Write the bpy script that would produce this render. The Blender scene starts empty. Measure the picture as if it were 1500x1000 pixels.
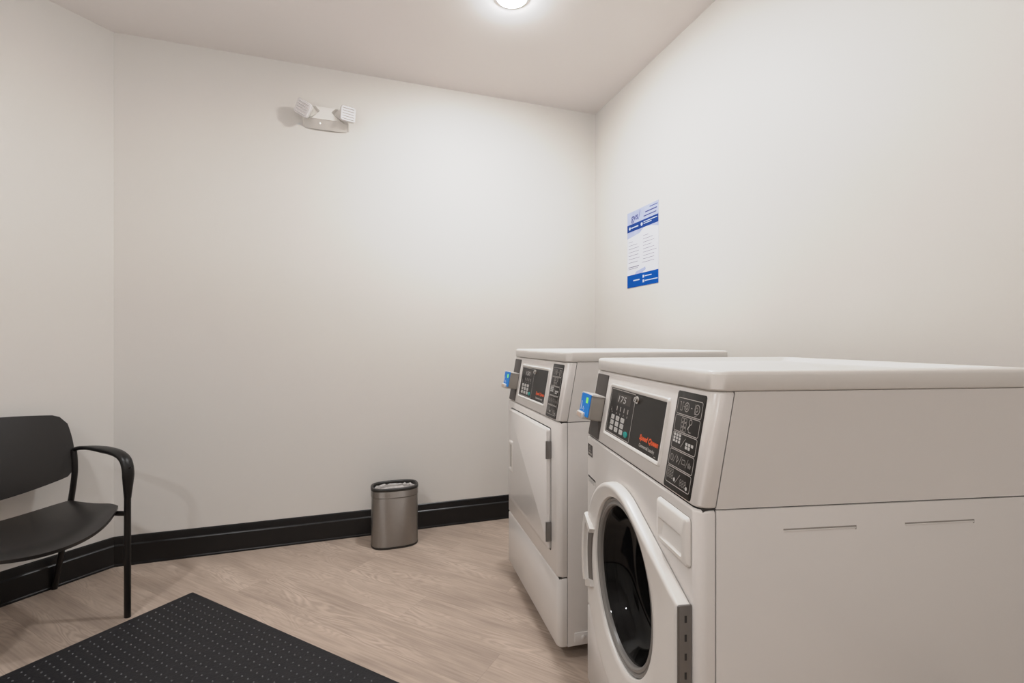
import bpy, bmesh, math, random
from mathutils import Vector, Matrix
random.seed(4)
PI = math.pi
C = bpy.context.scene.collection
def R(d): return math.radians(d)

# ------------------------------------------------------------------ materials
def nodes(name):
    m = bpy.data.materials.new(name); m.use_nodes = True
    nt = m.node_tree
    return m, nt, nt.nodes['Principled BSDF']
def mat(name, col, rough=.5, metal=0, spec=.5, noise=0, nscale=200, bump=0, coat=0, emit=None, estr=0, trans=0, aniso=0):
    m, nt, b = nodes(name)
    b.inputs['Base Color'].default_value = (*col, 1)
    b.inputs['Roughness'].default_value = rough
    b.inputs['Metallic'].default_value = metal
    b.inputs['Specular IOR Level'].default_value = spec
    b.inputs['Coat Weight'].default_value = coat
    b.inputs['Transmission Weight'].default_value = trans
    if emit:
        b.inputs['Emission Color'].default_value = (*emit, 1); b.inputs['Emission Strength'].default_value = estr
    if noise or bump:
        tc = nt.nodes.new('ShaderNodeTexCoord'); n = nt.nodes.new('ShaderNodeTexNoise')
        n.inputs['Scale'].default_value = nscale; n.inputs['Detail'].default_value = 4
        nt.links.new(tc.outputs['Object'], n.inputs['Vector'])
        if noise:
            mx = nt.nodes.new('ShaderNodeMix'); mx.data_type = 'RGBA'
            mx.inputs[6].default_value = (*[c*(1-noise) for c in col], 1); mx.inputs[7].default_value = (*[min(1, c*(1+noise)) for c in col], 1)
            nt.links.new(n.outputs['Fac'], mx.inputs[0]); nt.links.new(mx.outputs[2], b.inputs['Base Color'])
        if bump:
            bp = nt.nodes.new('ShaderNodeBump'); bp.inputs['Strength'].default_value = bump; bp.inputs['Distance'].default_value = .002
            nt.links.new(n.outputs['Fac'], bp.inputs['Height']); nt.links.new(bp.outputs['Normal'], b.inputs['Normal'])
    return m

WALL = mat('wall_paint', (.68, .66, .628), .55, noise=.012, nscale=3, bump=.04)
CEIL = mat('ceiling_paint', (.80, .765, .745), .8, noise=.012, nscale=3, bump=.05)
BASE = mat('black_baseboard', (.007, .0066, .007), .3, spec=.35, noise=.1, nscale=30)
ENAMEL = mat('white_enamel', (.70, .675, .65), .3, noise=.01, nscale=8, coat=.15)
PLASTIC = mat('white_plastic', (.72, .70, .67), .28, noise=.01, nscale=8)
DARKGAP = mat('dark_gap', (.05, .046, .042), .8, noise=.1)
SHADE = mat('pressed_line_shadow', (.30, .275, .25), .6, noise=.02)  # grey that paints the shadow line under the pressed louvres
PANEL = mat('dark_panel', (.016, .0135, .0115), .4, spec=.3, noise=.04, nscale=40)
PANEL2 = mat('dark_strip', (.052, .043, .038), .45, spec=.35, noise=.04, nscale=40)
INK = mat('light_ink', (.50, .47, .44), .5, noise=.05)
INKDIM = mat('dim_ink', (.36, .335, .31), .5, noise=.05)
KEY = mat('key_white', (.55, .54, .52), .5, noise=.03)
TEAL = mat('teal_key', (.0, .30, .27), .4, noise=.05)
ORANGE = mat('orange_ink', (.75, .10, .02), .5, noise=.04)
STEEL = mat('brushed_steel', (.34, .32, .30), .22, metal=1, noise=.04, nscale=60)
HSTEEL = mat('hinge_steel', (.22, .21, .20), .42, metal=.8, noise=.05, nscale=60)
CHROME = mat('chrome', (.75, .74, .72), .12, metal=1, noise=.02)
GREYP = mat('reader_grey', (.30, .275, .245), .42, noise=.04, nscale=30)
GREYL = mat('reader_grey_light', (.62, .60, .57), .4, noise=.03)
BLUE = mat('blue_screen', (.0, .17, .52), .45, spec=.15, noise=.06, nscale=30, emit=(0, .2, .7), estr=.18)
GREEN = mat('green_chip', (.2, .8, .12), .3, noise=.05, emit=(.2, .8, .1), estr=.3)
CARDC = mat('card_tan', (.55, .42, .34), .4, noise=.1, nscale=90)
def brush(m):
    nt = m.node_tree; b = nt.nodes['Principled BSDF']; t = nt.nodes.new('ShaderNodeTangent'); t.direction_type = 'RADIAL'; t.axis = 'Z'
    b.inputs['Anisotropic'].default_value = .98; b.inputs['Anisotropic Rotation'].default_value = .25; b.inputs['Roughness'].default_value = .38
    nt.links.new(t.outputs[0], b.inputs['Tangent'])
brush(STEEL)
BEZEL = mat('bezel_grey', (.20, .188, .175), .3, noise=.04)
GRIP = mat('grip_grey', (.13, .115, .105), .45, noise=.05)
DRUM = mat('drum_steel', (.22, .215, .21), .3, metal=1, noise=.1, nscale=50)
RUBBER = mat('gasket_rubber', (.02, .02, .02), .5, noise=.1)
def glass_mat():
    m, nt, b = nodes('door_glass')
    b.inputs['Base Color'].default_value = (.02, .019, .018, 1); b.inputs['Roughness'].default_value = .03
    b.inputs['Transmission Weight'].default_value = .85; b.inputs['IOR'].default_value = 1.28
    n = nt.nodes.new('ShaderNodeTexNoise'); n.inputs['Scale'].default_value = 8
    r = nt.nodes.new('ShaderNodeMapRange'); r.inputs['To Min'].default_value = .02; r.inputs['To Max'].default_value = .05
    nt.links.new(n.outputs['Fac'], r.inputs['Value']); nt.links.new(r.outputs['Result'], b.inputs['Roughness'])
    return m
GLASS = glass_mat()
CHAIRP = mat('chair_plastic', (.014, .012, .011), .33, noise=.06, nscale=25, bump=.05)
CHAIRM = mat('chair_metal', (.007, .006, .0056), .35, spec=.4, noise=.06, nscale=60)
BLACKP = mat('black_plastic', (.02, .018, .016), .4, noise=.05)
BAG = mat('bag_plastic', (.55, .52, .50), .25, noise=.25, nscale=60, bump=.4)
MAT = mat('mat_rubber', (.014, .0135, .0155), .55, spec=.3, noise=.35, nscale=120, bump=.5)
NUB = mat('mat_nub_rubber_glint', (.10, .10, .105), .22, noise=.2, nscale=120)  # paler than the sheet: the glints on the studs are in the colour
PAPER = mat('paper_white', (.72, .74, .82), .4, noise=.02, nscale=30)
PBLUE = mat('poster_blue', (.0, .085, .40), .6, spec=.1, noise=.05, nscale=30)
PBLUE2 = mat('poster_band_blue', (.012, .055, .26), .6, spec=.1, noise=.05, nscale=30)
PLAV = mat('poster_lavender', (.40, .45, .68), .4, noise=.25, nscale=14)
PNAVY = mat('poster_navy_ink', (.05, .06, .22), .5, noise=.05)
PGREY = mat('poster_grey_ink', (.26, .26, .32), .5, noise=.05)
PWHITE = mat('poster_white_ink', (.6, .68, .85), .5, noise=.03)
LAMPW = mat('lamp_housing', (.74, .72, .685), .4, noise=.01)
LENSC = mat('lamp_lens', (.72, .70, .70), .15, noise=.03, coat=.5)
LED = mat('led_dot', (1, 1, 1), .3, noise=.01, emit=(1, .97, .9), estr=1.2)
TRIM = mat('downlight_trim', (.8, .79, .77), .4, noise=.01)
def glow(k): return mat('downlight_lens', (1, 1, 1), .4, noise=.001, emit=(1, 1.01, 1.03), estr=k)

def floor_mat():
    m, nt, b = nodes('wood_vinyl_plank')
    L = nt.links.new; N = nt.nodes.new
    def math_(op, a, b_=None, c=None):
        n = N('ShaderNodeMath'); n.operation = op
        for i, v in enumerate((a, b_, c)):
            if v is None: continue
            if isinstance(v, (int, float)): n.inputs[i].default_value = v
            else: L(v, n.inputs[i])
        return n.outputs[0]
    tc = N('ShaderNodeTexCoord'); mp = N('ShaderNodeMapping'); mp.inputs['Rotation'].default_value = (0, 0, R(28))
    L(tc.outputs['Object'], mp.inputs['Vector'])
    sx = N('ShaderNodeSeparateXYZ'); L(mp.outputs['Vector'], sx.inputs[0])
    PW, PL = .18, 1.22
    row = math_('FLOOR', math_('DIVIDE', sx.outputs['Y'], PW))
    off = math_('MULTIPLY', math_('FRACT', math_('MULTIPLY', row, .381)), PL)
    xs = math_('DIVIDE', math_('ADD', sx.outputs['X'], off), PL)
    col = math_('FLOOR', xs)
    cm = N('ShaderNodeCombineXYZ'); L(row, cm.inputs[0]); L(col, cm.inputs[1])
    wn = N('ShaderNodeTexWhiteNoise'); wn.noise_dimensions = '3D'; L(cm.outputs[0], wn.inputs['Vector'])
    # grain coordinates, shifted per plank
    sh = N('ShaderNodeVectorMath'); sh.operation = 'SCALE'; L(wn.outputs['Color'], sh.inputs[0]); sh.inputs['Scale'].default_value = 30
    ad = N('ShaderNodeVectorMath'); ad.operation = 'ADD'; L(mp.outputs['Vector'], ad.inputs[0]); L(sh.outputs[0], ad.inputs[1])
    st = N('ShaderNodeMapping'); st.inputs['Scale'].default_value = (2.0, 11, 1); L(ad.outputs[0], st.inputs['Vector'])
    n1 = N('ShaderNodeTexNoise'); n1.inputs['Scale'].default_value = 1.0; n1.inputs['Detail'].default_value = 2; n1.inputs['Distortion'].default_value = .6
    L(st.outputs[0], n1.inputs['Vector'])
    # cathedral rings from a warped height field
    rings = math_('SINE', math_('MULTIPLY', n1.outputs['Fac'], 95))
    st2 = N('ShaderNodeMapping'); st2.inputs['Scale'].default_value = (5, 130, 1); L(ad.outputs[0], st2.inputs['Vector'])
    n2 = N('ShaderNodeTexNoise'); n2.inputs['Scale'].default_value = 1; n2.inputs['Detail'].default_value = 5; L(st2.outputs[0], n2.inputs['Vector'])
    st3 = N('ShaderNodeMapping'); st3.inputs['Scale'].default_value = (1.6, 7, 1); L(ad.outputs[0], st3.inputs['Vector'])
    n3 = N('ShaderNodeTexNoise'); n3.inputs['Scale'].default_value = 1.4; n3.inputs['Detail'].default_value = 3; L(st3.outputs[0], n3.inputs['Vector'])
    mask = N('ShaderNodeMapRange'); mask.inputs['From Min'].default_value = .44; mask.inputs['From Max'].default_value = .66; L(n3.outputs['Fac'], mask.inputs['Value'])
    ringm = math_('MULTIPLY', rings, mask.outputs[0])
    v = math_('ADD', math_('MULTIPLY', ringm, .13), math_('MULTIPLY', math_('SUBTRACT', n2.outputs['Fac'], .5), .42))
    v = math_('ADD', v, math_('MULTIPLY', math_('SUBTRACT', n3.outputs['Fac'], .5), .6))
    v = math_('ADD', v, math_('MULTIPLY', math_('SUBTRACT', wn.outputs['Value'], .5), .09))
    # seams
    fy = math_('FRACT', math_('DIVIDE', sx.outputs['Y'], PW)); fx = math_('FRACT', xs)
    sy = math_('LESS_THAN', math_('MINIMUM', fy, math_('SUBTRACT', 1, fy)), .006)
    sxx = math_('LESS_THAN', math_('MINIMUM', fx, math_('SUBTRACT', 1, fx)), .0009)
    seam = math_('MAXIMUM', sy, sxx)
    v = math_('SUBTRACT', v, math_('MULTIPLY', seam, .08))
    v = math_('ADD', v, .5)
    cr = N('ShaderNodeValToRGB'); L(v, cr.inputs[0])
    e = cr.color_ramp.elements
    e[0].position = .15; e[0].color = (.22, .165, .13, 1); e[1].position = .85; e[1].color = (.60, .49, .405, 1)
    k = e.new(.5); k.color = (.45, .355, .287, 1)
    L(cr.outputs[0], b.inputs['Base Color']); b.inputs['Roughness'].default_value = .5
    bp = N('ShaderNodeBump'); bp.inputs['Strength'].default_value = .12; bp.inputs['Distance'].default_value = .002
    L(v, bp.inputs['Height']); L(bp.outputs[0], b.inputs['Normal'])
    return m
FLOOR = floor_mat()

# ------------------------------------------------------------------ mesh helpers
class G:
    def __init__(s): s.bm = bmesh.new(); s.mi = 0
    def loft(s, rings, cap0=True, cap1=True, closed=True):
        vs = [[s.bm.verts.new(p) for p in r] for r in rings]
        n = len(rings[0])
        for a, b in zip(vs, vs[1:]):
            for i in range(n if closed else n-1):
                j = (i+1) % n
                f = s.bm.faces.new((a[i], a[j], b[j], b[i])); f.material_index = s.mi
        if cap0: s.bm.faces.new(vs[0][::-1]).material_index = s.mi
        if cap1: s.bm.faces.new(vs[-1]).material_index = s.mi
        return s
    def box(s, x0, x1, y0, y1, z0, z1, bev=0, seg=2):
        t = bmesh.new()
        r = bmesh.ops.create_cube(t, size=1)
        for v in t.verts:
            v.co = Vector(((x0+x1)/2+v.co.x*(x1-x0), (y0+y1)/2+v.co.y*(y1-y0), (z0+z1)/2+v.co.z*(z1-z0)))
        if bev: bmesh.ops.bevel(t, geom=t.edges[:], offset=bev, segments=seg, affect='EDGES', profile=.5)
        for f in t.faces: f.material_index = s.mi
        s.merge(t); return s
    def merge(s, t, M=None):
        me = bpy.data.meshes.new('tmp'); t.to_mesh(me); t.free()
        if M: me.transform(M)
        s.bm.from_mesh(me); bpy.data.meshes.remove(me)
    def tube(s, pts, rad, n=14, up=Vector((0, 0, 1)), flat=None):
        # rad: number / (a,b) / list per point
        P = [Vector(p) for p in pts]; rings = []
        prev = None
        for i, p in enumerate(P):
            d = (P[min(i+1, len(P)-1)]-P[max(i-1, 0)]).normalized()
            if prev is None:
                u = up if abs(d.dot(up)) < .95 else Vector((1, 0, 0))
                a = (u-d*u.dot(d)).normalized()
            else: a = (prev-d*prev.dot(d)).normalized()
            prev = a; b = d.cross(a)
            r = rad[i] if isinstance(rad, list) else rad
            ra, rb = r if isinstance(r, tuple) else (r, r)
            rings.append([p+a*ra*math.cos(2*PI*k/n)+b*rb*math.sin(2*PI*k/n) for k in range(n)])
        return s.loft(rings)
    def lathe(s, prof, c, ax='y', n=64, cap0=False, cap1=False):
        # prof: list of (radius, along)
        rings = []
        for r, a in prof:
            ring = []
            for k in range(n):
                t = 2*PI*k/n; x, z = r*math.cos(t), r*math.sin(t)
                ring.append({'y': (c[0]+x, c[1]+a, c[2]+z), 'z': (c[0]+x, c[1]+z, c[2]+a), 'x': (c[0]+a, c[1]+x, c[2]+z)}[ax])
            rings.append(ring)
        return s.loft(rings, cap0, cap1)
    def build(s, name, m, parent=None, smooth=35, doubles=True, loc=None):
        if doubles: bmesh.ops.remove_doubles(s.bm, verts=s.bm.verts[:], dist=1e-5)
        bmesh.ops.recalc_face_normals(s.bm, faces=s.bm.faces[:])
        me = bpy.data.meshes.new(name); s.bm.to_mesh(me); s.bm.free()
        for x in (m if isinstance(m, (list, tuple)) else [m]): me.materials.append(x)
        if smooth:
            me.shade_smooth(); me.set_sharp_from_angle(angle=R(smooth))
        o = bpy.data.objects.new(name, me); C.objects.link(o)
        if parent: o.parent = parent
        if loc: o.location = loc
        return o

class F2:
    """flat marks in a 2-D plane, mapped onto a surface"""
    def __init__(s): s.polys = []
    def poly(s, p): s.polys.append(p); return s
    def rect(s, x0, x1, y0, y1): return s.poly([(x0, y0), (x1, y0), (x1, y1), (x0, y1)])
    def stroke(s, pts, w, closed=False):
        n = len(pts); L = n if closed else n-1
        for i in range(L):
            a, b = Vector(pts[i]), Vector(pts[(i+1) % n]); d = (b-a)
            if d.length < 1e-7: continue
            d.normalize(); q = Vector((-d.y, d.x))*w/2; e = d*w*.3
            s.poly([tuple(a-e+q), tuple(a-e-q), tuple(b+e-q), tuple(b+e+q)])
        return s
    def disc(s, x, y, r, n=14): return s.poly([(x+r*math.cos(2*PI*k/n), y+r*math.sin(2*PI*k/n)) for k in range(n)])
    def ring(s, x, y, r, w, n=16): return s.stroke([(x+r*math.cos(2*PI*k/n), y+r*math.sin(2*PI*k/n)) for k in range(n)], w, True)
    def rr(s, x0, x1, y0, y1, r, w): return s.stroke(rrect(x0, x1, y0, y1, r, 4), w, True)
    def text(s, body, x, y, size, shear=0, width=None, align='LEFT', bold=0):
        cu = bpy.data.curves.new('t', 'FONT'); cu.body = body; cu.size = size; cu.shear = shear; cu.resolution_u = 3; cu.offset = bold
        ob = bpy.data.objects.new('t', cu); C.objects.link(ob)
        bpy.context.view_layer.update()
        me = bpy.data.meshes.new_from_object(ob.evaluated_get(bpy.context.evaluated_depsgraph_get()))
        xs = [v.co.x for v in me.vertices]; x0, x1 = min(xs), max(xs); k = (width/(x1-x0)) if width else 1
        sh = x if align == 'LEFT' else x-(x1-x0)*k/2
        for p in me.polygons: s.poly([(sh+(me.vertices[i].co.x-x0)*k, y+me.vertices[i].co.y) for i in p.vertices])
        bpy.data.objects.remove(ob); bpy.data.curves.remove(cu); bpy.data.meshes.remove(me)
        return s
    def build(s, name, m, parent, f):
        g = bmesh.new()
        for p in s.polys:
            try: g.faces.new([g.verts.new(f(x, y)) for x, y in p])
            except ValueError: pass
        me = bpy.data.meshes.new(name); g.to_mesh(me); g.free(); me.materials.append(m)
        o = bpy.data.objects.new(name, me); C.objects.link(o)
        if parent: o.parent = parent
        return o

def rrect(x0, x1, y0, y1, r, n=6):
    out = []
    for cx, cy, a in ((x1-r, y1-r, 0), (x0+r, y1-r, 90), (x0+r, y0+r, 180), (x1-r, y0+r, 270)):
        for k in range(n+1):
            t = R(a+90*k/n); out.append((cx+r*math.cos(t), cy+r*math.sin(t)))
    return out
def thing(name, label, cat, loc=(0, 0, 0), rz=0, group=None):
    o = bpy.data.objects.new(name, None); C.objects.link(o); o.empty_display_size = .1
    o.location = loc; o.rotation_euler = (0, 0, rz); o['label'] = label; o['category'] = cat
    if group: o['group'] = group
    return o
def struct(o): o['kind'] = 'structure'; return o

# ------------------------------------------------------------------ room shell
CAMZ = 1.095; CH = 2.612
ang = R(18.4)
BD = Vector((math.cos(ang), math.sin(ang), 0)); RD = Vector((math.sin(ang), -math.cos(ang), 0))
LD = (-BD*.7071+RD*.7071)
BL = Vector((-1.949, 2.306, 0)); BRc = Vector((.555, 3.139, 0))
RR = BRc+RD*5.2
L1 = BL+LD*2.5
dl = (RR-L1).dot(RD); L2 = L1+RD*dl
poly = [BL, BRc, RR, L2, L1]
def slab(name, z0, z1, m):
    c = sum(poly, Vector())/5
    ring = [c+(p-c)*1.06 for p in poly]
    g = G(); g.loft([[(p.x, p.y, z0) for p in ring], [(p.x, p.y, z1) for p in ring]])
    return struct(g.build(name, m, smooth=0))
slab('floor', -.1, 0, FLOOR); slab('ceiling', CH, CH+.1, CEIL)
def wall(name, a, b, base):
    d = (b-a).normalized(); n = Vector((d.y, -d.x, 0))   # room side
    g = G(); o = -n*.1
    A, B = a-d*.0, b+d*.0
    g.loft([[A, B, B+o+d*.1, A+o-d*.1], [p+Vector((0, 0, CH)) for p in (A, B, B+o+d*.1, A+o-d*.1)]])
    struct(g.build(name, WALL, smooth=0))
    prof = [(0, 0), (.018, 0), (.018, .010), (.015, .013), (.015, .100), (.0135, .103), (.009, .108), (.0075, .128), (.005, .139), (0, .142)]
    return d, n, prof
order = [('wall_back', BL, BRc, 'baseboard_back'), ('wall_right', BRc, RR, 'baseboard_right'), ('wall_front', RR, L2, 'baseboard_front'),
         ('wall_left_front', L2, L1, 'baseboard_left_front'), ('wall_left', L1, BL, 'baseboard_left')]
prof = [(.0005, 0), (.017, 0), (.017, .008), (.0145, .012), (.0145, .099), (.013, .102), (.0085, .106), (.0075, .127), (.005, .139), (.0005, .143)]
for i, (nm, a, b, bn_) in enumerate(order):
    wall(nm, a, b, bn_)
    d = (b-a).normalized(); n = Vector((d.y, -d.x, 0))
    pa = order[i-1]; dp = (pa[2]-pa[1]).normalized(); npv = Vector((dp.y, -dp.x, 0))
    nx = order[(i+1) % 5]; dn = (nx[2]-nx[1]).normalized(); nn = Vector((dn.y, -dn.x, 0))
    def miter(n1, n2): return (n1+n2)/(1+n1.dot(n2))
    ma, mb = miter(n, npv), miter(n, nn)
    g = G(); g.loft([[a+ma*o+Vector((0, 0, z)) for o, z in prof], [b+mb*o+Vector((0, 0, z)) for o, z in prof]])
    struct(g.build(bn_, BASE, smooth=25))

# ------------------------------------------------------------------ ceiling downlights
def downlight(x, y, k, label):
    t = thing('recessed_downlight', label, 'ceiling light', (x, y, CH), 0, 'ceiling downlights')
    g = G(); g.lathe([(.074, -.0005), (.0735, -.0045), (.071, -.006), (.067, -.006), (.0655, -.0005)], (0, 0, 0), 'z', 48)
    g.build('trim_ring', TRIM, t)
    g = G(); g.lathe([(.065, -.003), (.063, -.0078), (.054, -.0128), (.034, -.0158), (.008, -.0168)], (0, 0, 0), 'z', 40, cap0=False, cap1=True)
    g.build('lens', glow(k), t)
    return t
downlight(0, 2.065, 470, 'round glowing ceiling downlight cut by the top edge of the picture')
for x, y, k in ((.5, 1.0, 70), (-1.45, .55, 360), (.9, -1.6, 210), (-.9, -1.3, 400)):  # first is inferred from the dryer's wall shadow, the others are added fill
    downlight(x, y, k, 'unseen round ceiling downlight helping to light the room, out of the picture')

# ------------------------------------------------------------------ laundry machines
W = .683; ZS = .771; ZL = .977; SB = .036; ZK = .238; DEPTH = .69
nl = math.hypot(ZL-ZS, SB); NY, NZ = -(ZL-ZS)/nl, SB/nl
def P(off=0):
    return lambda x, z: (x, (z-ZS)/(ZL-ZS)*SB+NY*off, z+NZ*off)
def Fr(y):
    return lambda x, z: (x, y, z)
def front_outline(y0, d, r, inset=0, n=6):
    """open path: left-back, round corner, front, round corner, right-back"""
    x0, x1 = inset, W-inset; y0 += inset
    out = [(x0, d)]
    rl = .006
    for k in range(n+1):
        t = R(180+90*k/n); out.append((x0+rl+rl*math.cos(t), y0+rl+rl*math.sin(t)))
    for k in range(n+1):
        t = R(270+90*k/n); out.append((x1-r+r*math.cos(t), y0+r+r*math.sin(t)))
    out.append((x1, d)); return out
RC = .02; FD = .033
def wrapped(name, z0, z1, ys0, ys1, m, root, hole=None):
    """front skin with rounded vertical corners and softly rolled top and bottom edges"""
    g = G(); rings = []
    for z, ins in ((z0, .005), (z0+.0015, .002), (z0+.005, 0), (z1-.005, 0), (z1-.0015, .002), (z1, .005)):
        f = (z-z0)/(z1-z0); y0 = ys0+(ys1-ys0)*f
        rings.append([(x, y, z) for x, y in front_outline(y0, y0+FD, RC, ins)])
    g.loft(rings, hole is None, hole is None, closed=False)
    if hole is None:
        a, b = [[r[0] for r in rings], [r[-1] for r in rings]]
    else:
        # replace the flat middle by a plate with a round opening
        bm = g.bm
        dead = [f for f in bm.faces if len(f.verts) == 4 and max(v.co.x for v in f.verts) > W-RC-.004 and min(v.co.x for v in f.verts) < .012 and abs(f.calc_center_median().z-(z0+z1)/2) < .05]
        bmesh.ops.delete(bm, geom=dead, context='FACES')
        cx, cz, r = hole; xa, xb, za, zb = .006, W-RC, z0+.005, z1-.005
        angs = [2*PI*k/72 for k in range(72)]+[math.atan2(zz-cz, xx-cx) % (2*PI) for xx in (xa, xb) for zz in (za, zb)]
        angs = sorted(set(angs))
        ro, ri, rb = [], [], []
        for t in angs:
            c_, s_ = math.cos(t), math.sin(t); k = 9
            if c_ > 1e-6: k = min(k, (xb-cx)/c_)
            if c_ < -1e-6: k = min(k, (xa-cx)/c_)
            if s_ > 1e-6: k = min(k, (zb-cz)/s_)
            if s_ < -1e-6: k = min(k, (za-cz)/s_)
            ro.append((cx+c_*k, 0, cz+s_*k)); ri.append((cx+c_*r, 0, cz+s_*r)); rb.append((cx+c_*r, .03, cz+s_*r))
        g.loft([ro, ri, rb], False, False)
    return g.build(name, m, root, 40)

def lid(root):
    g = G(); rings = []
    x0, x1, y0, y1 = -.003, W+.003, SB-.006, DEPTH+.004
    for ins, z in ((.003, ZL+.001), (0, ZL+.004), (0, ZL+.029), (.0012, ZL+.0335), (.004, ZL+.0365), (.008, ZL+.0375), (.030, ZL+.0378), (.034, ZL+.0368), (.040, ZL+.0275), (.046, ZL+.0255), (.10, ZL+.0255)):
        rings.append([(x, y, z) for x, y in rrect(x0+ins, x1-ins, y0+ins, y1-ins, max(.012, .03-ins*.3), 6)])
    g.loft(rings); return g.build('lid', PLASTIC, root, 50)

def cabinet(root):
    g = G(); y0 = FD+.002; t = .012
    # lower wrap: two sides and a back
    g.box(0, t, y0, DEPTH, 0, ZS-.001, .002); g.box(W-t, W, y0, DEPTH, 0, ZS-.001, .002); g.box(t, W-t, DEPTH-t, DEPTH, 0, ZS-.001)
    # pressed louvres on the outer side, their shadow lines painted as grey strips
    for a, b in ((.162, .305), (.404, .549)):
        zz = .7315
        g.mi = 2; g.box(W-.001, W+.0006, a, b, zz-.0012, zz+.0012); g.box(W-.001, W+.0006, b-.002, b, zz-.006, zz)
        g.mi = 0; g.box(W-.001, W+.0012, a+.001, b-.001, zz-.0040, zz-.0014, .0004)
    # upper body with the sloped front
    prof = [(y0, ZS+.0015), (DEPTH, ZS+.0015), (DEPTH, ZL), (y0+SB, ZL)]
    g.loft([[(0, y, z) for y, z in prof], [(W, y, z) for y, z in prof]])
    g.mi = 1   # dark behind the seams
    g.box(.003, .006, .012, DEPTH-.02, .01, ZS-.002); g.box(W-.006, W-.003, .012, DEPTH-.02, .01, ZS-.002)
    g.box(.004, W-.004, .012, DEPTH-.02, ZS-.006, ZS+.004); g.box(.004, W-.004, .006, .03, ZK-.004, ZK+.004)
    prof = [(.02, ZS+.002), (y0+.01, ZS+.002), (y0+SB+.01, ZL-.001), (.02+SB, ZL-.001)]
    g.loft([[(.003, y, z) for y, z in prof], [(W-.003, y, z) for y, z in prof]])
    g.mi = 0
    return g.build('cabinet', [ENAMEL, DARKGAP, SHADE], root, 30)

def feet(root, h):
    for x in (.10, W-.10):
        for y in (.13, DEPTH-.08):
            g = G(); g.lathe([(.020, 0), (.022, .004), (.020, .014), (.008, .017), (.008, h+.02)], (x, y, -h), 'z', 20, True, True)
            g.build('foot', BLACKP, root)

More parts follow.
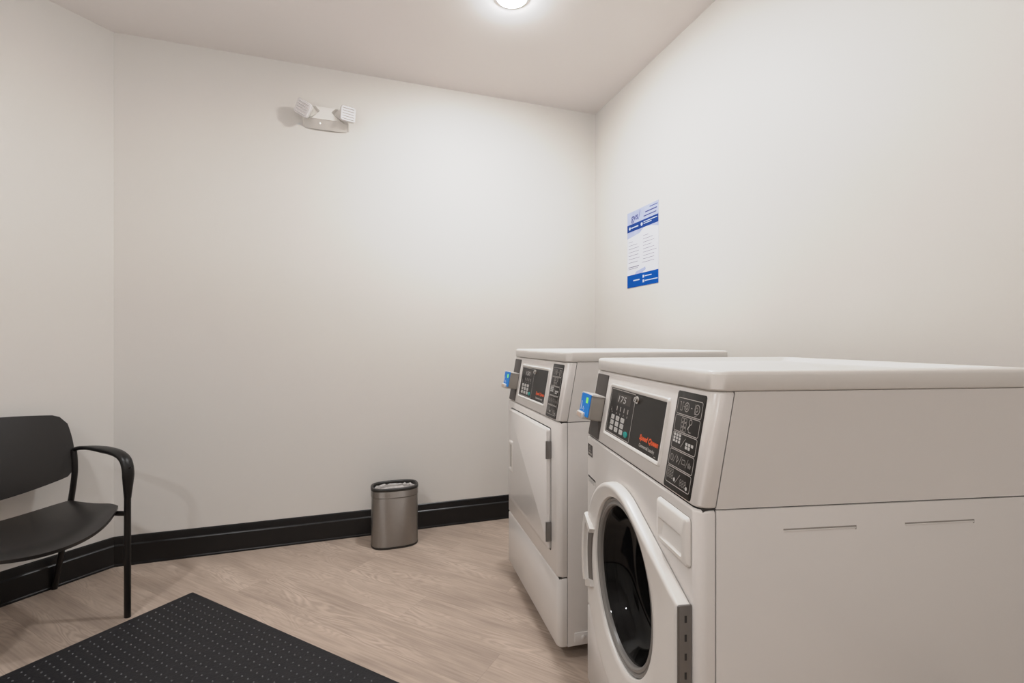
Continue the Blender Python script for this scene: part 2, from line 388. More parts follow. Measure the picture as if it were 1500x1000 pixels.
def console(root, price):
    # dark strip with the card reader
    g = G()
    def plate(x0, x1, z0, z1, r, th, m, name, par):
        gg = G(); q = rrect(x0, x1, z0, z1, r, 4); q2 = rrect(x0+th*.5, x1-th*.5, z0+th*.5, z1-th*.5, r, 4)
        gg.loft([[P(0)(*p) for p in q], [P(th*.6)(*p) for p in q], [P(th)(*p) for p in q2]])
        return gg.build(name, m, par, 50)
    plate(.012, .115, .777, .966, .003, .0015, PANEL2, 'reader_backplate', root)
    rd = G()
    def Q(x, z, o): return P(o)(x, z)
    z0, z1 = .829, .900
    rings = []
    for o, ins in ((.001, 0), (.038, 0), (.042, .004)):
        rings.append([Q(x, z, o) for x, z in rrect(.018+ins, .113-ins, z0+ins, z1-ins, .005, 3)])
    rd.loft(rings); reader = rd.build('card_reader', GREYP, root, 35)
    top = G(); top.loft([[Q(.017, z1-.001, .001), Q(.115, z1-.001, .001), Q(.115, z1-.001, .041), Q(.017, z1-.001, .044)], [Q(.017, z1+.003, .001), Q(.115, z1+.003, .001), Q(.114, z1+.003, .040), Q(.018, z1+.003, .043)]])
    top.build('top_cap', GREYL, reader, 30)
    sc = G(); q = rrect(.018, .111, z0+.006, z1+.001, .003, 3)
    sc.loft([[Q(x, z, .0415) for x, z in q], [Q(x, z, .0435) for x, z in q]]); screen = sc.build('screen', BLUE, reader, 35)
    cp = F2(); cp.poly(rrect(.072, .094, z1-.026, z1-.009, .003, 3)); cp.build('contactless_mark', GREEN, reader, lambda x, z: Q(x, z, .0442))
    wm = F2(); wm.rect(.028, .036, .850, .876); wm.rect(.050, .056, .852, .862); wm.stroke([(.056, .845), (.066, .858)], .002)
    wm.build('screen_marks', PWHITE, reader, lambda x, z: Q(x, z, .0441))
    lp = G(); rings = []
    for o, ins in ((.030, 0), (.048, 0), (.051, .003)):
        rings.append([Q(x, z, o) for x, z in rrect(.012+ins, .078-ins, z0-.004+ins, z0+.016-ins, .006, 4)])
    lp.loft(rings); lp.build('card_slot', [GREYL], reader, 40)
    cd = F2(); cd.poly(rrect(.020, .070, z0-.000, z0+.012, .002, 3)); cd.build('card_slot_label', CARDC, reader, lambda x, z: Q(x, z, .0515))

    # display frame + dark panel
    fr = G()
    a = rrect(.150, .522, .803, .947, .008, 5); b = rrect(.153, .519, .806, .944, .007, 5); c = rrect(.157, .515, .810, .940, .005, 5); d = rrect(.161, .511, .814, .936, .004, 5)
    fr.loft([[P(0)(*p) for p in a], [P(.0045)(*p) for p in b], [P(.0045)(*p) for p in c], [P(.001)(*p) for p in d]], False, False)
    fr.build('display_frame', PLASTIC, root, 50)
    dp = G(); dp.loft([[P(.0003)(*p) for p in rrect(.1565, .5155, .8095, .9405, .004, 4)], [P(.0018)(*p) for p in rrect(.1565, .5155, .8095, .9405, .004, 4)]])
    disp = dp.build('display_panel', PANEL, root, 40)
    on = P(.0023)
    ol = F2(); ol.rr(.168, .340, .816, .934, .003, .0018); ol.build('keypad_outline', INK, disp, on)
    wd = F2(); wd.rect(.216, .315, .900, .926); wd.build('display_window', PANEL2, disp, on)
    tx = F2(); tx.text(price, .228, .9035, .024, .12, .056); tx.build('price_digits', KEY, disp, P(.0028))
    ic = F2()
    for i in range(4):
        x = .224+.026*i; ic.rect(x, x+.006, .880, .892); ic.rect(x+.001, x+.005, .870, .875)
    ic.build('status_icons', INKDIM, disp, on); ic = F2()
    ic.stroke([(.185, .885), (.190, .872), (.196, .872)], .0015); ic.rect(.1835, .187, .876, .880)
    ic.rect(.188, .191, .838, .841); ic.rect(.186, .190, .851, .854); ic.rect(.188, .192, .826, .829)
    ic.build('side_icons', INKDIM, disp, on)
    for j in range(3):
        for i in range(3):
            x, z = .2065+.0365*i, .8605-.0150*j
            k = G(); q = rrect(x-.0115, x+.0115, z-.0058, z+.0058, .002, 3)
            k.loft([[P(.0018)(*p) for p in q], [P(.0032)(*p) for p in q]]); ko = k.build('key', KEY, disp, 40)
            m_ = F2()
            if (i+j) % 2: m_.ring(x, z, .003, .0012, 8)
            else: m_.stroke([(x-.004, z-.002), (x, z+.002), (x+.004, z-.002)], .0013)
            m_.build('key_mark', INKDIM, ko, P(.0036))
    k = G(); k.loft([[P(o)(.312+r*math.cos(2*PI*t/18), .8305+.55*r*math.sin(2*PI*t/18)) for t in range(18)] for r, o in ((.0135, .0018), (.0135, .0030), (.011, .0036))])
    sb_ = k.build('start_key', TEAL, disp, 40); sb_['label'] = 'round teal start key'
    lk = G(); n = 20
    for r, o0, o1 in ((.0115, .0018, .005), (.008, .005, .010)):
        lk.loft([[P(o)(.356+r*math.cos(2*PI*t/n), .923+r*.8*math.sin(2*PI*t/n)) for t in range(n)] for o in (o0, o1)])
    lock = lk.build('lock', CHROME, disp, 40)
    kh = F2(); kh.rect(.3545, .3575, .919, .927); kh.build('keyhole', DARKGAP, lock, P(.0104))
    t1 = F2(); t1.text('Speed Queen', .400, .8385, .0165, .28, .102, bold=.0008); t1.build('brand_lettering', ORANGE, disp, on)
    t2 = F2(); t2.text('Commercial Laundry', .404, .8225, .0105, 0, .084, bold=.0003); t2.build('subtitle_lettering', INK, disp, on)
    t3 = F2(); t3.rect(.488, .498, .8165, .8180); t3.build('small_print', INK, disp, on)

    # instruction plate with five pictogram boxes
    ip = plate(.549, .657, .7775, .967, .005, .0015, PANEL, 'instruction_plate', root)
    f = P(.0019); X0, X1 = .5565, .6500; hh = (.955-.787)/5
    bx = F2(); dim = F2(); hi = F2()
    for i in range(5):
        zb = .787+hh*i; bx.rr(X0, X1, zb+.0014, zb+hh-.0014, .004, .0013)
    lw = .0013
    z = .787+4*hh+hh/2   # load the machine
    dim.stroke([(.566, z+.008), (.570, z+.008), (.570, z-.008), (.577, z-.008), (.577, z+.008), (.581, z+.008)], lw)
    dim.stroke([(.581, z), (.590, z)], lw); dim.ring(.594, z, .0085, .002); dim.ring(.594, z, .004, .002, 10)
    dim.rect(.610, .615, z-.001, z+.001)
    dim.stroke([(.625, z+.009), (.625, z-.009), (.633, z-.009)], lw); dim.ring(.633, z, .0088, .002); dim.ring(.631, z, .004, .0018, 10); dim.stroke([(.626, z-.013), (.634, z-.012)], .0012)
    z -= hh             # add detergent
    for j in range(3):
        for i in range(2): dim.rr(.582+.011*i, .591+.011*i, z-.013+.009*j, z-.006+.009*j, .001, .0013)
    dim.ring(.617, z+.008, .005, .0018, 10); hi.stroke([(.616, z+.003), (.609, z-.006)], .002); dim.stroke([(.611, z-.004), (.614, z-.011), (.622, z-.011)], .0013)
    z -= hh             # choose cycle
    for j in range(3):
        for i in range(3): hi.poly(rrect(.5605+.0105*i, .5685+.0105*i, z-.001+.0062*j-.003, z+.004+.0062*j-.003, .001, 2))
    for j in range(2):
        for i in range(3):
            if (i, j) != (2, 0): hi.poly(rrect(.6105+.0105*i, .6185+.0105*i, z-.009+.0066*j, z-.0035+.0066*j, .001, 2))
    dim.stroke([(.594, z-.009), (.608, z+.009)], .0012)
    hi.build('cycle_pictogram', KEY, ip, f); hi = F2()
    z -= hh             # pay
    dim.ring(.567, z, .006, .0012, 10); dim.stroke([(.563, z+.006), (.571, z-.006)], .001); dim.stroke([(.574, z-.008), (.584, z+.008)], .001)
    dim.stroke([(.588, z+.006), (.588, z-.006), (.594, z), (.588, z+.006)], .0014); dim.stroke([(.597, z-.008), (.605, z+.008)], .001)
    dim.rr(.608, .620, z-.004, z+.004, .001, .0012); dim.stroke([(.623, z-.008), (.630, z+.008)], .001)
    for i in range(4): dim.stroke([(.632+.003*i, z-.006), (.632+.003*i, z+.004-.002*abs(i-1))], .0012)
    z -= hh             # start
    for j in range(3):
        for i in range(3): dim.ring(.563+.0085*i, z+.009-.0062*j, .003, .001, 8)
    for j in range(2):
        for i in range(3): dim.ring(.615+.0085*i, z-.001-.0062*j, .003, .001, 8)
    hi.disc(.5895, z-.005, .0038); hi.disc(.638, z-.009, .0036); dim.stroke([(.594, z-.010), (.609, z+.008)], .0012)
    bx.build('box_outlines', INK, ip, f); dim.build('dim_pictograms', INKDIM, ip, f); hi.build('start_pictogram', KEY, ip, f)

def machine(name, label, x, y, yaw, z):
    return thing(name, label, 'washing machine' if name == 'front_load_washer' else 'dryer', (x, y, z), R(yaw-90), 'white coin laundry machines')

# ---- dryer, further away
DZ = .0485
dr = machine('clothes_dryer', 'white clothes dryer with a plain square door, standing behind the washer near the corner', -.0165, 2.268, 14.75, DZ)
cabinet(dr); lid(dr); feet(dr, DZ)
wrapped('control_panel', ZS+.002, ZL, 0, SB, ENAMEL, dr)
wrapped('front_panel', ZK+.001, ZS-.001, 0, 0, ENAMEL, dr)
wrapped('kick_panel', 0, ZK-.001, 0, 0, ENAMEL, dr)
console(dr, '150')
g = G(); rings = [[(x, y, z) for x, z in rrect(.0545+i, .6125-i, .304+i, .741-i, .010, 4)] for y, i in ((.0005, 0), (-.0006, 0))]
g.loft(rings); g.build('door_gap_shade', DARKGAP, dr, 40)  # dark plate paints the shade of the gap round the door
g = G(); rings = [[(x, y, z) for x, z in rrect(.058+i, .609-i, .307+i, .737-i, .010, 4)] for y, i in ((-.0005, 0), (-.008, 0), (-.011, .003))]
rings += [[(x, y, z) for x, z in rrect(.064, .603, .325, .733, .008, 4)] for y in (-.0112,)]
rings += [[(x, y, z) for x, z in rrect(.066, .601, .335, .731, .008, 4)] for y in (-.0135,)]
g.loft(rings); ddoor = g.build('door', ENAMEL, dr, 40)
g = G()
o_ = rrect(.070, .134, .453, .596, .006, 4); m_ = rrect(.074, .130, .457, .592, .006, 4); i_ = rrect(.084, .124, .470, .580, .004, 4); k_ = rrect(.090, .122, .474, .576, .004, 4)
g.loft([[(x, -.0135, z) for x, z in o_], [(x, -.0185, z) for x, z in m_], [(x, -.0185, z) for x, z in i_], [(x, -.0140, z) for x, z in k_]])
hd = g.build('handle', PLASTIC, ddoor, 50)
g = G(); g.loft([[(x, -.0141, z) for x, z in k_], [(x, -.0145, z) for x, z in k_]]); g.build('handle_pocket_shade', GREYP, hd, 50)  # grey plate paints the shading inside the handle recess
for z0, z1 in ((.633, .695), (.340, .408)):
    g = G(); g.box(.6095, .6175, -.016, .0, z0, z1, .002); g.tube([(.6125, -.0165, z0), (.6125, -.0165, z1)], .0045, 10)
    g.build('hinge', HSTEEL, dr, 40)
g = G(); g.box(W-.001, W+.003, .06, .20, .012, .045, .001); g.lathe([(.007, .003), (.007, .006), (.004, .008)], (W, .09, .028), 'x', 12, cap1=True); g.build('foot_bracket', ENAMEL, dr, 40)

# ---- washer, nearest
WZ = .031
wa = machine('front_load_washer', 'large white front-load washer with a round dark glass door, nearest to the viewer', .239, 1.495, 6.9, WZ)
HC = (.345, .48)     # door opening
cabinet(wa); lid(wa); feet(wa, WZ)
wrapped('control_panel', ZS+.002, ZL, 0, SB, ENAMEL, wa)
wrapped('front_panel', ZK+.001, ZS-.001, 0, 0, ENAMEL, wa, hole=(HC[0], HC[1], .205))
wrapped('kick_panel', 0, ZK-.001, 0, 0, ENAMEL, wa)
console(wa, '175')
# drum
g = G(); g.lathe([(.205, .029), (.190, .034), (.186, .060), (.200, .075), (.212, .085), (.212, .40), (.19, .425), (.02, .43)], (HC[0], 0, HC[1]), 'y', 64, cap1=True)
dm = g.build('drum', DRUM, wa, 40)
for a in (30, 150, 270):
    g = G(); c_, s_ = math.cos(R(a)), math.sin(R(a)); rings = []
    for w_, r in ((.035, .211), (.022, .185), (.010, .165)):
        px, pz = HC[0]+c_*r, HC[1]+s_*r
        rings.append([(px-s_*w_, .10, pz+c_*w_), (px+s_*w_, .10, pz-c_*w_), (px+s_*w_, .40, pz-c_*w_), (px-s_*w_, .40, pz+c_*w_)])
    g.loft(rings); g.build('drum_baffle', DRUM, dm, 30)
g = G(); g.lathe([(.204, .003), (.196, .008), (.186, .012), (.184, .030), (.192, .036)], (HC[0], 0, HC[1]), 'y', 64); g.build('door_gasket', RUBBER, wa, 40)
# door: convex hull of a circle and the straight hinge edge, seen from the opening's centre
OC, OR = (.325, .445), .262; HX, HZ0, HZ1 = .662, .290, .597
def hull(pts):
    pts = sorted(set(pts)); 
    def half(ps):
        h = []
        for p in ps:
            while len(h) > 1 and (h[-1][0]-h[-2][0])*(p[1]-h[-2][1])-(h[-1][1]-h[-2][1])*(p[0]-h[-2][0]) <= 0: h.pop()
            h.append(p)
        return h
    a, b = half(pts), half(pts[::-1]); return a[:-1]+b[:-1]
HP = hull([(OC[0]+OR*math.cos(2*PI*k/90), OC[1]+OR*math.sin(2*PI*k/90)) for k in range(90)]+[(HX, HZ0), (HX, HZ1)])
def cast(t, inset=0):
    d = Vector((math.cos(t), math.sin(t))); best = None
    for i in range(len(HP)):
        a, b = Vector(HP[i])-Vector(HC), Vector(HP[(i+1) % len(HP)])-Vector(HC); e = b-a
        den = d.x*e.y-d.y*e.x
        if abs(den) < 1e-9: continue
        k = (a.x*e.y-a.y*e.x)/den; u = (a.x*d.y-a.y*d.x)/den
        if k > 0 and -1e-6 <= u <= 1+1e-6: best = k if best is None else max(best, k)
    k = best-inset
    return (HC[0]+d.x*k, HC[1]+d.y*k)
angs = sorted(set([2*PI*k/96 for k in range(96)]+[math.atan2(z-HC[1], HX-HC[0]) % (2*PI) for z in (HZ0, HZ1)]))
IR = .196
rings = [[(*(lambda p: (p[0], y, p[1]))(cast(t, ins)),) for t in angs] for y, ins in ((-.0008, .002), (-.002, 0), (-.020, .0015), (-.0245, .004), (-.0265, .009), (-.0268, .014))]
for k, y in ((.35, -.0235), (.8, -.0215), (.95, -.0205), (1.0, -.0175)):
    rings.append([tuple(Vector((cast(t, .014)[0], y, cast(t, .014)[1])).lerp(Vector((HC[0]+IR*math.cos(t), y, HC[1]+IR*math.sin(t))), k)) for t in angs])
rings.append([(HC[0]+(IR-.002)*math.cos(t), -.002, HC[1]+(IR-.002)*math.sin(t)) for t in angs])
g = G(); g.loft(rings, False, False); door = g.build('door', PLASTIC, wa, 42)
c3 = (HC[0], 0, HC[1])
g = G(); g.lathe([(IR-.001, -.004), (IR-.002, -.013), (IR-.006, -.015), (IR-.010, -.011), (IR-.012, -.013), (IR-.017, -.014), (IR-.021, -.010), (IR-.023, .002)], c3, 'y', 80)
g.build('glass_bezel', BEZEL, door, 30)
g = G(); g.lathe([(IR-.022, -.003), (IR-.026, .004), (IR-.034, .030), (IR-.05, .055), (.105, .068), (.05, .073), (.008, .074),
                  (.008, .078), (.05, .077), (.107, .072), (IR-.046, .059), (IR-.030, .033), (IR-.022, .005), (IR-.021, .0)], c3, 'y', 80)
bmesh.ops.contextual_create(g.bm, geom=[e for e in g.bm.edges if e.is_boundary and (e.verts[0].co-Vector(c3)).length < .1 and e.verts[0].co.y < .0765])
bmesh.ops.contextual_create(g.bm, geom=[e for e in g.bm.edges if e.is_boundary and (e.verts[0].co-Vector(c3)).length < .1 and e.verts[0].co.y > .0765])
g.build('door_glass', GLASS, door, 40)
# handle on the left rim
def arcband(r0, r1, a0, a1, n, y0, y1, c=OC, taper=0):
    rings = []
    for k in range(n+1):
        t = R(a0+(a1-a0)*k/n); e = min(1, 8*min(k, n-k)/n+.0) if taper else 1
        rings.append([(c[0]+r*math.cos(t), y, c[1]+r*math.sin(t)) for r, y in ((r0, y1), (r0+.003, y0), (r1-.005, y0), (r1, y0+.005), (r1, y1))])
    return rings
g = G(); g.loft(arcband(.238, .266, 157, 200, 20, -.036, -.018)); hw = g.build('handle', PLASTIC, door, 40)
g = G(); g.loft(arcband(.196, .239, 158, 199, 20, -.0255, -.018)); g.build('grip_recess', GRIP, hw, 40)
g = G(); g.loft(arcband(.194, .262, 154, 158, 4, -.036, -.018)); g.build('grip_end', PLASTIC, hw, 40)
g = G(); g.loft(arcband(.196, .262, 199, 204, 4, -.032, -.018)); g.build('grip_end', GREYL, hw, 40)
# hinge
g = G(); g.box(HX+.0005, HX+.0045, -.0245, -.001, HZ0-.004, HZ1+.002, .0008)
g.mi = 1
n = 9
for i in range(n):
    zz = HZ1-.022-(HZ1-HZ0-.04)*i/(n-1); g.box(HX+.004, HX+.0052, -.0145, -.0105, zz-.006, zz+.006)
g.mi = 0
g.box(HX+.0008, HX+.0042, -.0268, -.0248, HZ0, HZ1)
g.build('hinge', [HSTEEL, RUBBER], wa, 40)
# detergent drawer
g = G()
a = rrect(.531, .662, .660, .750, .008, 5); b = rrect(.534, .659, .663, .747, .007, 5); c = rrect(.539, .654, .668, .742, .006, 5)
d = rrect(.548, .646, .674, .714, .005, 5); e = rrect(.554, .642, .677, .706, .004, 5)
g.loft([[(x, -.0002, z) for x, z in a], [(x, -.007, z) for x, z in b], [(x, -.0095, z) for x, z in c], [(x, -.0105, z) for x, z in d], [(x, -.0012-(.004 if z < .69 else 0), z) for x, z in e]])
dwr = g.build('detergent_drawer', PLASTIC, wa, 40)
g = F2(); g.stroke(rrect(.531, .662, .660, .750, .008, 4), .0018, True); g.build('drawer_gap', GREYP, dwr, Fr(-.0006))
# stickers
g = G(); q = rrect(.010, .058, .711, .747, .002, 3); g.loft([[(x, -.0002, z) for x, z in q], [(x, -.0007, z) for x, z in q]]); s1 = g.build('warning_sticker', PANEL2, wa, 40)
s1['label'] = 'small dark sticker'
f = F2(); f.ring(.034, .735, .008, .002, 10); f.rect(.016, .052, .716, .722); f.stroke([(.020, .727), (.048, .727)], .0015); f.build('sticker_marks', INKDIM, s1, Fr(-.0009))
g = G(); q = rrect(.014, .090, .628, .650, .001, 2); g.loft([[(x, -.0002, z) for x, z in q], [(x, -.0007, z) for x, z in q]]); s2 = g.build('rating_label', PLASTIC, wa, 40)
s2['label'] = 'small white label with a black heading'
f = F2(); f.rect(.014, .090, .644, .650)
for i in range(4): f.rect(.018, .084-.01*(i % 2), .6405-.003*i, .6413-.003*i)
f.build('label_print', PANEL, s2, Fr(-.0009))

# ------------------------------------------------------------------ trash can
tc = thing('trash_can', 'small oval brushed steel trash can with a black rim, standing by the back wall', 'trash can', (-.641, 2.573, 0), R(18.4))
def sup(a, b, z, n=56, p=2.9):
    out = []
    for k in range(n):
        t = 2*PI*k/n; c_, s_ = math.cos(t), math.sin(t)
        out.append((a*math.copysign(abs(c_)**(2/p), c_), b*math.copysign(abs(s_)**(2/p), s_), z))
    return out
A_, B_ = .124, .082
g = G(); g.loft([sup(A_-.002, B_-.002, .0), sup(A_, B_, .003), sup(A_, B_, .010), sup(A_-.003, B_-.003, .011)]); g.build('base', BLACKP, tc)
g = G(); g.loft([sup(A_-.002, B_-.002, .0105), sup(A_-.001, B_-.001, .012), sup(A_-.001, B_-.001, .268), sup(A_-.003, B_-.003, .2695)], False, False); g.build('body', STEEL, tc)
g = G(); g.loft([sup(A_-.004, B_-.004, .269), sup(A_+.001, B_+.001, .272), sup(A_+.001, B_+.001, .304), sup(A_-.002, B_-.002, .306)], False, False); g.build('upper_band', STEEL, tc)
g = G(); g.loft([sup(A_-.001, B_-.001, .302), sup(A_+.002, B_+.002, .306), sup(A_+.002, B_+.002, .316), sup(A_-.001, B_-.001, .320), sup(A_-.010, B_-.010, .320), sup(A_-.013, B_-.013, .316), sup(A_-.014, B_-.014, .25), sup(A_-.014, B_-.014, .03)], False, True)
g.build('rim', BLACKP, tc)
# crumpled bag inside
g = G(); rings = []
for i, (ins, z) in enumerate(((.0155, .301), (.0175, .305), (.022, .300), (.020, .288), (.026, .278), (.023, .262), (.034, .240), (.06, .222))):
    ring = []
    for k, (x, y, zz) in enumerate(sup(A_-ins, B_-ins*.97, z)):
        wob = random.uniform(0, 1)*(0 if i == 0 else .05)
        ring.append((x*(1-wob), y*(1-wob), zz+random.uniform(-.005, .005)*(i > 0)))
    rings.append(ring)
g.loft(rings, False, True)
bag = g.build('trash_bag', BAG, None, 25); bag.location = (-.641, 2.573, 0); bag.rotation_euler = (0, 0, R(18.4))
bag['label'] = 'crumpled pale plastic bag lining the steel trash can'; bag['category'] = 'trash bag'

# ------------------------------------------------------------------ floor mat
MC = Vector((-1.396, 2.059, 0)); mx, my = -LD, None
me_x = Vector((.884, -.468, 0)).normalized(); me_y = Vector((-.468, -.884, 0)).normalized()
mt = thing('floor_mat', 'black rubber floor mat with rows of small raised studs, lying in front of the chair', 'mat', MC, math.atan2(me_x.y, me_x.x))
LX, LY = 1.5, .95     # along me_x and along me_y (local -y)
g = G(); rings = []
for ins, z in ((0, .0004), (0, .0030), (.004, .0055), (.012, .0062)):
    rings.append([(x, y, z) for x, y in rrect(ins, LX-ins, -LY+ins, -ins, .006, 3)])
g.loft(rings, True, True); g.build('mat_sheet', MAT, mt, 30)
g = G(); sp = .030
nx_, ny_ = int((LX-.08)/sp), int((LY-.08)/sp)
for i in range(nx_+1):
    for j in range(ny_+1):
        x, y = .04+i*sp+random.uniform(-.0006, .0006), -.04-j*sp+random.uniform(-.0006, .0006)
        r = .0034; vs = [g.bm.verts.new((x+r*math.cos(2*PI*k/8), y+r*math.sin(2*PI*k/8), .006)) for k in range(8)]
        wt = [g.bm.verts.new((x+r*.6*math.cos(2*PI*k/8), y+r*.6*math.sin(2*PI*k/8), .0084)) for k in range(8)]
        for k in range(8): g.bm.faces.new((vs[k], vs[(k+1) % 8], wt[(k+1) % 8], wt[k]))
        g.bm.faces.new(wt)
nb = g.build('studs', NUB, mt, 60, doubles=False); nb['kind'] = 'stuff'

# ------------------------------------------------------------------ chair
cF = Vector((.9193, -.3935, 0)); cW = Vector((-.3935, -.9193, 0))
ch = thing('guest_chair', 'black plastic armchair with dished seat and metal legs at the left edge', 'chair', (-1.534, 1.879, 0), math.atan2(cF.y, cF.x))
# local x = forward, local y = -W (so the near side is at negative y)
CW = .54
def cp(f, w, z): return (f, -w, z)
def spline(pts, n=6):
    out = []; Q = [Vector(p) for p in pts]; Q = [Q[0]*2-Q[1]]+Q+[Q[-1]*2-Q[-2]]
    for i in range(1, len(Q)-2):
        for k in range(n):
            t = k/n; a, b, c, d = Q[i-1:i+3]
            out.append(.5*((2*b)+(c-a)*t+(2*a-5*b+4*c-d)*t*t+(3*b-a-3*c+d)*t**3))
    out.append(Q[-2]); return out
for w in (0, CW):
    g = G(); g.tube(spline([cp(0, w, .0), cp(0, w, .2), cp(0, w, .42), cp(.002, w, .56), cp(.004, w, .60)], 5), (.0145, .0105), 14, up=Vector((1, 0, 0)))
    g.build('leg', CHAIRM, ch)
    g = G(); g.tube(spline([cp(-.542, w, .0), cp(-.476, w, .20), cp(-.412, w, .40), cp(-.382, w, .52), cp(-.380, w, .58), cp(-.388, w, .632)], 5), (.0125, .0105), 14, up=Vector((1, 0, 0)))
    g.build('leg', CHAIRM, ch)
    pts = spline([cp(-.385, w, .633), cp(-.34, w, .643), cp(-.25, w, .651), cp(-.14, w, .652), cp(-.06, w, .645), cp(-.015, w, .625), cp(.004, w, .585), cp(.004, w, .53), cp(.001, w, .475)], 6)
    rad = []
    for i in range(len(pts)):
        f = i/(len(pts)-1)
        if f < .2: r = (.0085, .009)
        elif f < .34: k = (f-.2)/.14; r = (.0085+.005*k, .009+.012*k)
        elif f < .8: r = (.0145, .021)
        else: k = (f-.8)/.2; r = (.0155, .021-.010*k)
        rad.append(r)
    g = G(); g.tube(pts, rad, 16); g.build('armrest', CHAIRM, ch, 60)
    g = G(); ws = w+(.012 if w == 0 else -.012)
    g.tube([cp(.0, w, .412), cp(-.03, ws, .412), cp(-.20, ws, .392), cp(-.412, w, .400)], (.010, .008), 12); g.build('seat_rail', CHAIRM, ch)
g = G()
g.tube([cp(-.09, .012, .402), cp(-.09, .12, .388), cp(-.09, CW/2, .378), cp(-.09, CW-.12, .388), cp(-.09, CW-.012, .402)], .010, 12)
g.tube([cp(-.36, .012, .396), cp(-.36, .12, .372), cp(-.36, CW/2, .362), cp(-.36, CW-.12, .372), cp(-.36, CW-.012, .396)], .010, 12)
g.build('seat_crossbar', CHAIRM, ch)
def shell(name, S, nu, nv, th, m):
    """S(u,v)->point; thick shell with rounded outline"""
    g = G(); top = [[Vector(S(i/nu, j/nv)) for j in range(nv+1)] for i in range(nu+1)]
    nrm = [[None]*(nv+1) for _ in range(nu+1)]
    for i in range(nu+1):
        for j in range(nv+1):
            du = top[min(i+1, nu)][j]-top[max(i-1, 0)][j]; dv = top[i][min(j+1, nv)]-top[i][max(j-1, 0)]
            n_ = du.cross(dv); nrm[i][j] = n_.normalized() if n_.length > 1e-9 else Vector((0, 0, 1))
    a = [[g.bm.verts.new(top[i][j]) for j in range(nv+1)] for i in range(nu+1)]
    b = [[g.bm.verts.new(top[i][j]-nrm[i][j]*th) for j in range(nv+1)] for i in range(nu+1)]
    for i in range(nu):
        for j in range(nv):
            g.bm.faces.new((a[i][j], a[i+1][j], a[i+1][j+1], a[i][j+1])); g.bm.faces.new((b[i][j], b[i][j+1], b[i+1][j+1], b[i+1][j]))
    ed = [(i, 0) for i in range(nu)]+[(nu, j) for j in range(nv)]+[(i, nv) for i in range(nu, 0, -1)]+[(0, j) for j in range(nv, 0, -1)]
    for k in range(len(ed)):
        p, q = ed[k], ed[(k+1) % len(ed)]
        g.bm.faces.new((a[p[0]][p[1]], b[p[0]][p[1]], b[q[0]][q[1]], a[q[0]][q[1]]))
    return g.build(name, m, ch, 50)
def seatS(u, v):
    d = (v-.5)*2; hw = .262
    ff = .118-.165*abs(d)**2.2; fb = -.415+.02*abs(d)**6
    w = CW/2+d*hw*(1-.10*max(0, 1-u)**2*0)
    f = fb+(ff-fb)*u
    z = .384+.020*abs(d)**2+.014*u+.022*u*abs(d)**2-.012*max(0, (u-.80)/.20)**2-.006*math.sin(PI*u)
    return cp(f, w, z)
shell('seat', seatS, 22, 26, .012, CHAIRP)
def backS(u, v):
    d = (v-.5)*2; hw = .283
    zt = .790-.016*abs(d)**2-.035*max(0, (abs(d)-.86)/.14)**2; zb = .470+.055*abs(d)**1.8+.022*max(0, (abs(d)-.9)/.1)**2
    z = zb+(zt-zb)*u; e = (z-.47)/.32
    side = 1-.045*(1-math.sin(PI*min(1, max(0, .15+.75*u))))
    f = -.385-.075*e**1.3-.050*(1-d*d)
    return cp(f, CW/2+d*hw*side, z)
shell('backrest', lambda u, v: backS(u, 1-v), 18, 26, .011, CHAIRP)

# ------------------------------------------------------------------ poster on the right wall
PW_, PH_ = .298, .437
pc = BRc+RD*.543
ps = thing('wall_poster', 'small blue and white notice poster taped to the right wall above the dryer', 'poster', (pc.x, pc.y, 1.628), math.atan2(RD.y, RD.x))
# local x along the wall towards the camera, local -y into the room
g = G(); g.loft([[(x, -.0003, z) for x, z in ((-PW_/2, -PH_/2), (PW_/2, -PH_/2), (PW_/2, PH_/2), (-PW_/2, PH_/2))], [(x, -.0018, z) for x, z in ((-PW_/2, -PH_/2), (PW_/2, -PH_/2), (PW_/2, PH_/2), (-PW_/2, PH_/2))]])
g.build('paper_sheet', PAPER, ps, 0)
def U(x, z): return (-PW_/2+x*PW_, PH_/2-z*PH_)
def rectf(f, x0, x1, z0, z1):
    a, b = U(x0, z1), U(x1, z0); f.rect(a[0], b[0], a[1], b[1])
f = F2(); rectf(f, .0, 1, .0, .165); f.build('header_background', PLAV, ps, Fr(-.0021))
for pg in ([U(0, .265), U(.55, .265), U(.42, .315), U(.0, .345)], [U(.62, .265), U(1, .265), U(1, .31), U(.8, .275)], [U(.42, .85), U(.62, .80), U(.60, .765), U(.30, .80), U(.22, .865)]):
    f = F2(); f.poly(pg[::-1]); f.build('pale_swoosh', PLAV, ps, Fr(-.0021))
f = F2(); rectf(f, 0, 1, .165, .262); f.build('header_band', PBLUE2, ps, Fr(-.0024))
f = F2(); rectf(f, 0, 1, .835, 1); f.build('footer_band', PBLUE, ps, Fr(-.0024))
f = F2(); a = U(.14, .125); f.text('gvs', a[0], a[1], .056, 0, .068, bold=.0008); f.stroke([U(.385, .135), U(.44, .02)], .003)
for z, x0, x1 in ((.03, .74, .98), ): rectf(f, x0, x1, z, z+.010)
rectf(f, .60, .96, .072, .086); rectf(f, .55, .94, .118, .130)
f.build('logo_lettering', PNAVY, ps, Fr(-.0025))
f = F2()
for i, (x0, x1) in enumerate(((.05, .20), (.05, .34), (.05, .40), (.05, .40), (.05, .38), (.05, .42), (.05, .36))):
    z = .395+.045*i; rectf(f, x0, x1, z, z+.006)
for i, (x0, x1) in enumerate(((.53, .70), (.53, .84), (.53, .88), (.53, .80), (.53, .88), (.53, .95), (.53, .88), (.53, .88), (.50, .88))):
    z = .365+.042*i; rectf(f, x0, x1, z, z+.006)
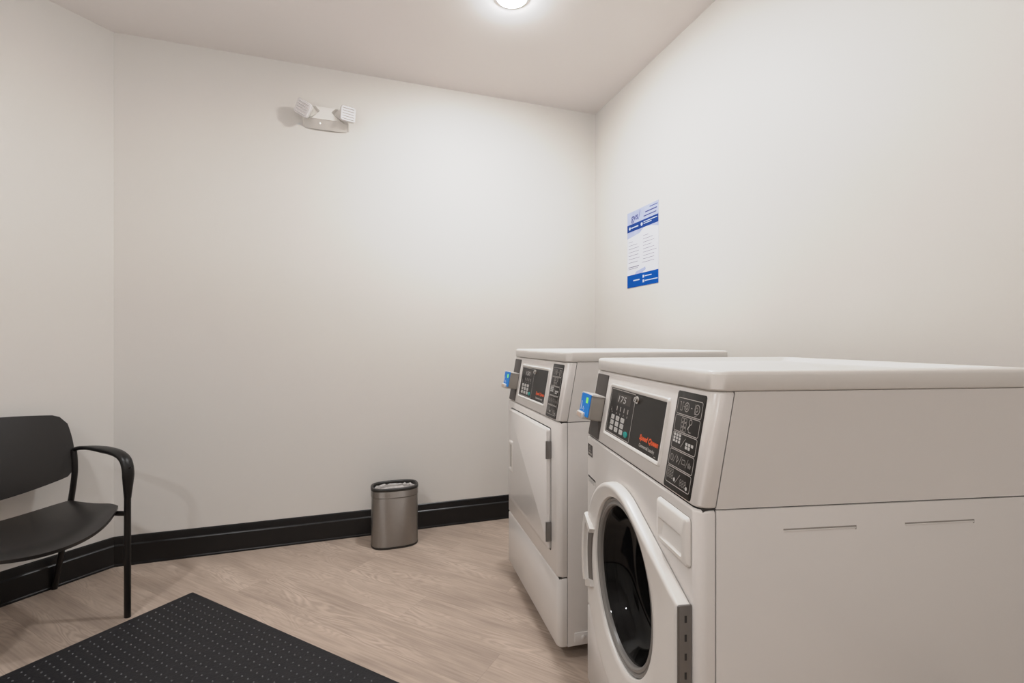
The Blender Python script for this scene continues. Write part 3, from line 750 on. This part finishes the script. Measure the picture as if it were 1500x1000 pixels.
rectf(f, .04, .40, .725, .736); rectf(f, .04, .36, .750, .756)
f.build('body_lines', PGREY, ps, Fr(-.0025))
f = F2()
f.disc(*U(.09, .215), .009); f.disc(*U(.49, .213), .010); rectf(f, .14, .38, .207, .222); rectf(f, .55, .97, .190, .200); rectf(f, .55, .80, .212, .222); f.build('header_marks', PWHITE, ps, Fr(-.0027)); f = F2()
rectf(f, .52, .57, .865, .90); rectf(f, .52, .57, .925, .96); rectf(f, .59, .80, .876, .887); rectf(f, .59, .98, .935, .946); rectf(f, .21, .42, .905, .92)
f.build('footer_marks', PWHITE, ps, Fr(-.0027))

# ------------------------------------------------------------------ emergency light on the back wall
ec = BL+BD*.968
em = thing('emergency_light', 'white twin-head emergency light mounted high on the back wall', 'emergency light', (ec.x, ec.y, 2.345), R(18.4))
g = G()
def quad(pts): g.bm.faces.new([g.bm.verts.new(p) for p in pts])
bk, fy = -.0008, -.050
x_ = .118
g.loft([[(-x_, bk, -.070), (x_, bk, -.070), (x_, bk, .034), (-x_, bk, .034)],
        [(-x_, -.030, -.046), (x_, -.030, -.046), (x_, -.030, .032), (-x_, -.030, .032)],
        [(-x_+.004, -.044, -.030), (x_-.004, -.044, -.030), (x_-.006, -.040, .028), (-x_+.006, -.040, .028)]])
# the faceted hour-glass on the face and the hull-shaped underside
g.loft([[(-.100, -.040, -.044), (.100, -.040, -.044), (.040, -.040, -.002), (.066, -.040, .030), (-.066, -.040, .030), (-.040, -.040, -.002)],
        [(-.070, -.060, -.044), (.078, -.060, -.044), (.028, -.058, .0), (.050, -.052, .026), (-.050, -.052, .026), (-.028, -.058, .0)]])
g.loft([[(-.112, -.030, -.046), (-.06, -.058, -.043), (.06, -.058, -.043), (.112, -.030, -.046)],
        [(-.106, -.002, -.076), (-.06, -.010, -.080), (.06, -.010, -.080), (.106, -.002, -.076)]])
g.build('housing', LAMPW, em, 25)
g = G(); g.lathe([(.0035, 0), (.0035, -.004), (.0015, -.006)], (-.028, -.036, -.058), 'y', 12, True, True); g.build('indicator', LED, em)
def head(x, z, tilt, pan, pitch):
    h = G()
    base = G()
    M = Matrix.Translation((x, -.066, z)) @ Matrix.Rotation(R(pan), 4, 'Z') @ Matrix.Rotation(R(pitch), 4, 'X') @ Matrix.Rotation(R(tilt), 4, 'Y') @ Matrix.Scale(.86, 4)
    h.loft([[(a, y, b) for a, b in rrect(-s, s, -s, s, r, 6)] for s, y, r in ((.014, .040, .012), (.024, .034, .014), (.040, .018, .016), (.044, .0, .014), (.044, -.010, .014))])
    h.bm.transform(M); o = h.build('lamp_head', LAMPW, em, 45)
    l = G()
    l.loft([[(a, y, b) for a, b in rrect(-s, s, -s, s, r, 6)] for s, y, r in ((.046, -.008, .014), (.046, -.022, .014), (.043, -.027, .014))])
    for k in range(5):
        zz = -.032+.016*k
        l.tube([(-.034, -.0262, zz), (.034, -.0262, zz)], (.0025, .0058), 10)
    l.bm.transform(M); l.build('ribbed_lens', LENSC, o, 45)
    kn = G(); kn.tube([(x*.93, -.040, z-.004), (x, -.058, z)], .013, 14); kn.build('swivel', LAMPW, o, 45)
head(-.106, -.004, 30, -20, 12); head(.112, -.004, 2, 14, 8)

# ------------------------------------------------------------------ added bounce light, unseen fill for the room
def bounce(x, y, z, size, power):
    l = bpy.data.lights.new('bounce_fill', 'AREA'); l.shape = 'DISK'; l.size = size; l.energy = power; l.color = (1, 1.015, 1.05)
    o = bpy.data.objects.new('bounce_fill', l); C.objects.link(o); o.location = (x, y, z); o.rotation_euler = (PI, 0, 0)
    o['label'] = 'unseen soft fill lamp added beside the camera, aimed at the ceiling'; o['category'] = 'lamp'
bounce(-.9, .3, 1.3, 1.2, 12)
# ------------------------------------------------------------------ camera and view
cam = bpy.data.cameras.new('camera'); co = bpy.data.objects.new('camera', cam); C.objects.link(co)
co.location = (0, 0, CAMZ); co.rotation_euler = (R(90), 0, 0)
cam.sensor_width = 36; cam.lens = 36*690/1500; cam.shift_y = 1/1500; cam.clip_start = .02
sc = bpy.context.scene; sc.camera = co
w = bpy.data.worlds.new('world'); sc.world = w; w.use_nodes = True
w.node_tree.nodes['Background'].inputs[0].default_value = (.02, .02, .02, 1)
sc.view_settings.view_transform = 'Standard'; sc.view_settings.look = 'None'; sc.view_settings.exposure = .13
sc.view_settings.use_curve_mapping = True
cmap = sc.view_settings.curve_mapping; cmap.white_level = (4, 4, 4); cv = cmap.curves[3]
for x, y in ((.1, .38), (.15, .565), (.175, .625), (.25, .70), (.5, .82)): cv.points.new(x, y)
for p in cv.points: p.handle_type = 'VECTOR' if p.location[0] < .12 else 'AUTO_CLAMPED'
cmap.update()
sc.cycles.max_bounces = 12; sc.cycles.diffuse_bounces = 8
